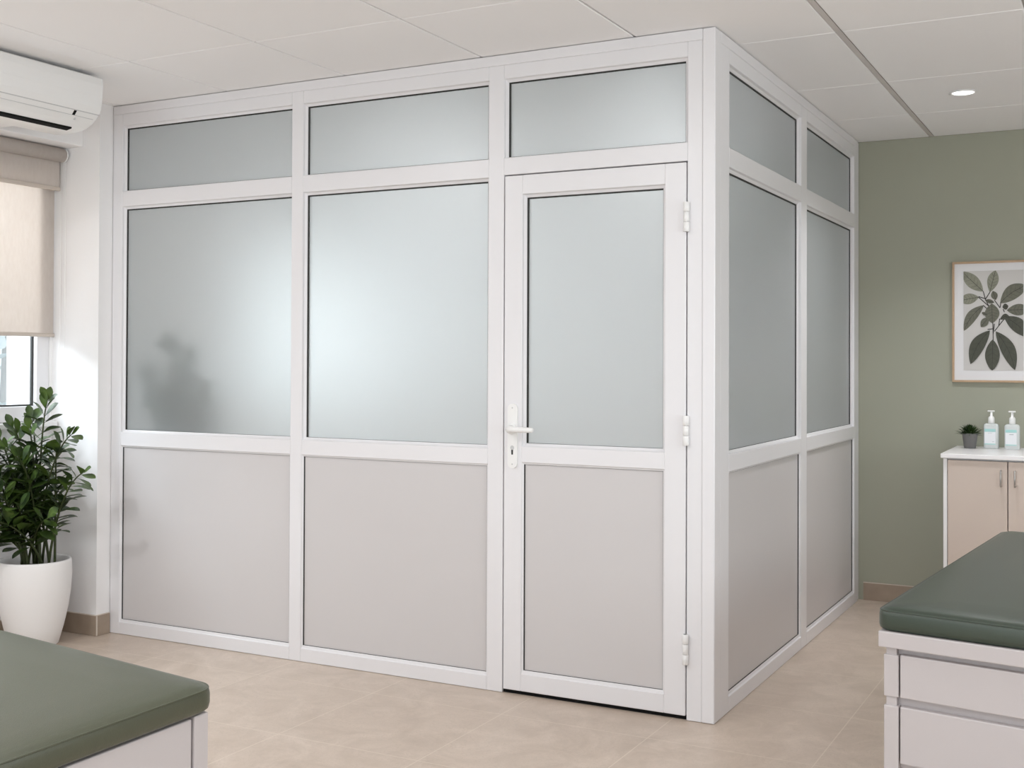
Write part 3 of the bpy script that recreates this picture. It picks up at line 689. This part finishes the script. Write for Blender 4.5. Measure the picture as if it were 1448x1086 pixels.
# ------------------------------------------------------------------ cabinet by the green wall
cb = thing('storage_cabinet', (1.2, 2.2, 0), 'beige two-door cabinet with white top against the green wall', 'cabinet')
cx0, cx1, cy0, cy1 = 0.513, 1.075, 1.935, YB-0.012
mb = MB(); mb.box((cx0-0.011, 1.922, 0.835), (cx1+0.011, cy1, 0.857), M['cab_white'], 0.003, 2); mb.build('top', cb)
mb = MB(); mb.box((cx0, cy0, 0.0), (cx0+0.018, cy1, 0.834), M['cab_white'], 0.0015, 1); mb.box((cx1-0.018, cy0, 0.0), (cx1, cy1, 0.834), M['cab_white'], 0.0015, 1)
mb.box((cx0+0.018, cy0+0.03, 0.08), (cx1-0.018, cy1, 0.833), M['cab_white']); mb.box((cx0+0.018, cy0+0.05, 0.0), (cx1-0.018, cy0+0.065, 0.08), M['cab_white']); mb.build('carcass', cb)
xm = 0.801
for (a, b, hxx) in ((cx0+0.0205, xm-0.002, 0.772), (xm+0.002, cx1-0.0205, 0.833)):
    mb = MB(); mb.box((a, cy0-0.003, 0.085), (b, cy0+0.018, 0.827), M['cab_beige'], 0.0015, 1); d_ = mb.build('door', cb)
    mb = MB(); mb.tube([(hxx, cy0-0.003, 0.785), (hxx, cy0-0.022, 0.784), (hxx, cy0-0.027, 0.779), (hxx, cy0-0.027, 0.718), (hxx, cy0-0.022, 0.713), (hxx, cy0-0.003, 0.712)], 0.0042, M['steel'], 8); mb.build('handle', d_)

# small plant in grey pot
CT = 0.857
sp = thing('succulent_plant', (0.585, 2.36, CT), 'small spiky plant in a grey pot on the cabinet', 'potted plant')
mb = MB(); mb.lathe([(0.0, 0.0), (0.026, 0.0), (0.028, 0.002), (0.0385, 0.072), (0.0385, 0.076), (0.035, 0.076), (0.034, 0.066), (0.0, 0.066)], (0.585, 2.36, CT+0.0005), M['grey_pot'], 28); mb.build('pot', sp)
mb = MB(); rg = random.Random(3); c0 = Vector((0.585, 2.36, CT+0.066))
for k in range(120):
    az = k*2.39996; el = math.radians(8+80*((k+0.5)/120)**0.9); ln = 0.052+0.034*rg.random()*(1.15-k/120)
    d = Vector((cs(az)*cs(el), sn(az)*cs(el), sn(el))); w = 0.0095
    sd = d.cross(Vector((0, 0, 1))).normalized(); nn = sd.cross(d)
    P_ = [c0 + d*0.006, c0+d*ln*0.5+Vector((0, 0, -0.002)), c0+d*ln*0.82-Vector((0, 0, 0.004*cs(el))), c0+d*ln-Vector((0, 0, 0.010*cs(el)))]
    ws = [0.6, 1.0, 0.7, 0.05]; i = mb.mi(M['leaf_small']); V = []
    for p, q in zip(P_, ws): V.append([mb.bm.verts.new(p-sd*w*q*0.5), mb.bm.verts.new(p-nn*0.0022*q), mb.bm.verts.new(p+sd*w*q*0.5), mb.bm.verts.new(p+nn*0.001*q)])
    for a in range(3):
        for b in range(4): f = mb.bm.faces.new((V[a][b], V[a][(b+1) % 4], V[a+1][(b+1) % 4], V[a+1][b])); f.material_index = i
mb.build('leaves', sp)
# pump bottles
def bottle(x, y, label, blank):
    bt = thing('pump_bottle', (x, y, CT), label, 'pump bottle', 'pump bottles on the cabinet')
    w, dp = 0.036, 0.024; z = CT+0.0005; hb = 0.128
    mb = MB(); t = bmesh.new(); rings = []
    for zz, s_ in ((0.0, 0.93), (0.004, 1.0), (hb-0.014, 1.0), (hb-0.006, 0.93), (hb-0.001, 0.72), (hb, 0.45)):
        pl_ = rounded_rect(-w*s_, w*s_, -dp*s_, dp*s_, min(0.012, dp*s_*0.9), 5); rings.append([t.verts.new((x+p[0], y+p[1], z+zz)) for p in pl_])
    for a in range(len(rings)-1):
        for b in range(len(rings[0])): t.faces.new((rings[a][b], rings[a][(b+1) % len(rings[0])], rings[a+1][(b+1) % len(rings[0])], rings[a+1][b]))
    t.faces.new(rings[0][::-1]); t.faces.new(rings[-1]); bmesh.ops.recalc_face_normals(t, faces=t.faces); mb._merge(t, M['bottle'], True)
    o = mb.build('bottle_body', bt)
    mb = MB(); lx = w*0.72; yy = y-dp-0.0006
    mb.box((x-lx-0.004, yy, z+0.026), (x+lx-0.004, yy+0.0005, z+0.085), M['label'])
    mb.box((x-lx-0.004, yy-0.0002, z+0.086), (x+lx-0.004, yy+0.0005, z+0.100), M['teal']); mb.box((x-lx-0.004, yy-0.0002, z+0.021), (x+lx-0.004, yy+0.0005, z+0.0255), M['teal'])
    if blank: mb.box((x-0.012, yy-0.0002, z+0.074), (x+0.008, yy, z+0.077), M['ink'])
    else:
        mb.box((x-0.014, yy-0.0002, z+0.0785), (x+0.006, yy, z+0.0795), M['ink']); mb.box((x+0.006, yy-0.0002, z+0.035), (x+0.016, yy, z+0.0365), M['ink'])
    mb.build('bottle_label', o)
    mb = MB(); mb.lathe([(0.0145, hb-0.001), (0.0155, hb+0.004), (0.0150, hb+0.028), (0.011, hb+0.034), (0.0065, hb+0.037), (0.0055, hb+0.058), (0.0, hb+0.058)], (x, y, z), M['plastic'], 24)
    mb.box((x-0.018, y-0.008, z+hb+0.058), (x+0.016, y+0.008, z+hb+0.066), M['plastic'], 0.003, 2)
    mb.tube([(x, y, z+hb), (x, y, z+0.012)], 0.0025, M['plastic'], 8); mb.build('pump_head', bt)
bottle(0.683, 2.40, 'clear pump bottle nearer the small plant on the cabinet', False)
bottle(0.784, 2.375, 'clear pump bottle farther from the small plant on the cabinet', True)

# ------------------------------------------------------------------ framed botanical print
fx0, fx1, fz0, fz1 = 0.480, 0.882, 1.192, 1.824
fp = thing('framed_print', ((fx0+fx1)/2, YB, (fz0+fz1)/2), 'thin oak framed botanical leaf print on the green wall', 'picture')
mb = MB(); w = 0.011; yb0 = YB-0.022; yb1 = YB-0.001
for a, b in (((fx0, fz0), (fx1, fz0+w)), ((fx0, fz1-w), (fx1, fz1)), ((fx0, fz0+w), (fx0+w, fz1-w)), ((fx1-w, fz0+w), (fx1, fz1-w))):
    mb.box((a[0], yb0, a[1]), (b[0], yb1, b[1]), M['oak'], 0.0012, 1)
mb.build('frame', fp)
mb = MB(); mb.box((fx0+w, YB-0.012, fz0+w), (fx1-w, YB-0.004, fz1-w), M['paper']); mb.build('mount', fp)
kx, kz = 0.0036/5.712*0.957, 0.00374/5.712
def AP(u, v, lift=0): return ((u-97)*0.000603+fx0, YB-0.0145-lift*0.00025, fz1-(v-62)*0.000657)
px0, px1, pz0, pz1 = AP(190, 0)[0], 2*AP(430, 0)[0]-AP(190, 0)[0], AP(0, 930)[2], AP(0, 138)[2]
mb = MB(); mb.box((px0, YB-0.0142, pz0), (px1, YB-0.0118, pz1), M['print'])
def clipp(p): return (min(max(p[0], px0), px1), p[1], min(max(p[2], pz0), pz1))
LIFT = [1.0]
def art_leaf(b, tp, w, m, lift=1, belly=0.5, curve=0.0):
    LIFT[0] += 0.9; lift = LIFT[0]; w = w*0.93
    b = Vector((b[0], b[1])); tp = Vector((tp[0], tp[1])); d = tp-b; nrm = Vector((-d.y, d.x)).normalized()
    L1, R1 = [], []; n = 14
    for k in range(n+1):
        t = k/n; c = b+d*t+nrm*curve*sn(PI*t)
        ww = w/2*(sn(PI*t**(0.69/ -math.log(belly) if belly != 0.5 else 1.0)) if 0 < t < 1 else 0)**0.8
        L1.append(c+nrm*ww); R1.append(c-nrm*ww)
    mm = M[m]; 
    for k in range(n):
        q = [L1[k], L1[k+1], R1[k+1], R1[k]]
        P_ = [Vector(clipp(AP(p.x, p.y, lift))) for p in q]
        if k == 0: P_ = [P_[0], P_[1], P_[2]]
        if k == n-1: P_ = [P_[0], P_[1], P_[3]]
        if len({(round(p.x, 5), round(p.z, 5)) for p in P_}) < 3: continue
        mb.quad(P_, mm)
    art_line([b+d*t+nrm*curve*sn(PI*t) for t in (0, .25, .5, .75, .96)], 3.0, lift+0.6)
    for k in range(2, n-2, 2):
        for S_ in (L1, R1):
            c = b+d*((k)/n)+nrm*curve*sn(PI*k/n); e = c+(S_[min(n, k+2)]-c)*0.8; art_line([c, e], 1.3, lift+0.5)
def art_line(pts, w, lift=0.8):
    for a, b in zip(pts[:-1], pts[1:]):
        a = Vector((a[0], a[1])); b = Vector((b[0], b[1])); d = b-a
        if d.length < 1: continue
        nrm = Vector((-d.y, d.x)).normalized()*w/2
        P_ = [clipp(AP(*(p), lift)) for p in (a+nrm, b+nrm, b-nrm, a-nrm)]
        if len({(round(p[0], 5), round(p[2], 5)) for p in P_}) < 4: continue
        mb.quad(P_, M['art_line'])
for ln in ([(430, 690), (428, 560), (400, 430), (368, 365), (350, 300)], [(368, 365), (405, 308)], [(395, 420), (312, 347)], [(372, 362), (312, 342)], [(380, 440), (350, 412)], [(440, 620), (480, 570), (525, 515)], [(475, 575), (482, 520)],
           [(485, 435), (440, 372)], [(485, 435), (492, 392)], [(520, 470), (510, 445)], [(425, 600), (385, 605)], [(440, 560), (430, 640)]): art_line(ln, 7, 0.7)
art_leaf((350, 302), (175, 140), 112, 'art_light'); art_leaf((403, 312), (450, 136), 98, 'art_light', belly=0.55); art_leaf((315, 347), (150, 372), 92, 'art_light')
art_leaf((355, 412), (192, 615), 92, 'art_mid', curve=22); art_leaf((486, 398), (710, 262), 125, 'art_mid', curve=-22); art_leaf((540, 455), (730, 448), 98, 'art_mid')
art_leaf((452, 372), (428, 300), 58, 'art_mid', 2); art_leaf((520, 505), (720, 668), 122, 'art_dark', curve=-15); art_leaf((505, 430), (552, 422), 52, 'art_dark', 2); art_leaf((365, 372), (440, 392), 36, 'art_mid', 2)
art_leaf((392, 510), (332, 585), 66, 'art_mid', 2); art_leaf((420, 400), (424, 556), 128, 'art_mid', 4); art_leaf((385, 490), (338, 470), 30, 'art_mid', 3); art_leaf((485, 525), (572, 520), 50, 'art_dark', 3, curve=-18)
art_leaf((404, 612), (247, 880), 122, 'art_dark', 2, curve=26); art_leaf((452, 620), (604, 926), 122, 'art_dark', 2, curve=-24); art_leaf((427, 684), (422, 934), 128, 'art_dark', 5)
mb.build('print', fp)

# ------------------------------------------------------------------ ceiling lights
def downlight(x, y, label, k, seen):
    dl = thing('ceiling_downlight', (x, y, H), label, 'ceiling light')
    mb = MB(); mb.lathe([(0.058, -0.0005), (0.061, -0.004), (0.052, -0.007), (0.047, -0.004), (0.047, -0.0008)], (x, y, H), M['plastic'], 36, cap=False); mb.build('trim_ring', dl)
    mb = MB(); mb.lathe([(0.0, -0.0035), (0.046, -0.0035), (0.046, -0.001), (0.0, -0.001)], (x, y, H), M['lamp'], 32); mb.build('diffuser', dl)
    o = area('downlight_beam', (x, y, H-0.009), (0, 0, -1), 0.10, 0.10, LAMP_W*k, WARM, 'DISK', math.radians(112) if seen else PI); o.parent = dl; o.matrix_parent_inverse = Matrix.Translation((-x, -y, -H))
names = ['round recessed downlight glowing in the ceiling before the green wall']
for i, (x, y, k) in enumerate(DOWN):
    if i == 0: downlight(x, y, names[0], k, True)
    else: area('downlight_beam', (x, y, H-0.01), (0, 0, -1), 0.12, 0.12, LAMP_W*k, WARM, 'DISK', math.radians(112) if i == 2 else PI)  # added fill lamps out of view, built without fixtures
for i, (x, y, k) in enumerate(INNER_DOWN):
    downlight(x, y, ('assumed downlight in the glazed room, glowing through the pane above the door', 'assumed downlight in the glazed room, glowing through the upper middle pane')[i], k, False)

# ------------------------------------------------------------------ pale trees outside the left window
rt = random.Random(8)
for i, (x, y, hgt, lab) in enumerate(((-6.6, 2.3, 2.3, 'pale blurred tree outside the left window, nearest the pier'), (-7.4, 0.6, 2.6, 'pale blurred tree outside the left window, toward the frame edge'))):
    tr = thing('garden_tree', (x, y, -0.1), lab, 'tree')
    mb = MB(); mb.tube([(x, y, -0.1), (x+0.05, y, 0.6), (x, y+0.05, hgt*0.8)], [0.07, 0.055, 0.02], M['bark'], 8); mb.build('trunk', tr)
    mb = MB()
    for k in range(420):
        a = rt.uniform(0, 2*PI); r = 1.0*rt.random()**0.5; c = Vector((x+r*cs(a)*0.8, y+r*sn(a), 0.45+rt.random()*(hgt-0.45)))
        d = Vector((rt.uniform(-1, 1), rt.uniform(-1, 1), rt.uniform(-.6, .6)))
        leaflet(mb, c, d, Vector((rt.uniform(-1, 1), rt.uniform(-1, 1), 1)), rt.uniform(.14, .24), rt.uniform(.07, .12), M['tree_leaf'])
    mb.build('foliage', tr)
mb = MB(); mb.box((-14, -8, -0.22), (-3.7, 9, -0.12), mat('pale_outdoor_paving', (0.5, 0.5, 0.49), 0.9, 0.1))
struct(mb.build('ground'), 'pale paved ground outside the window', 'ground')
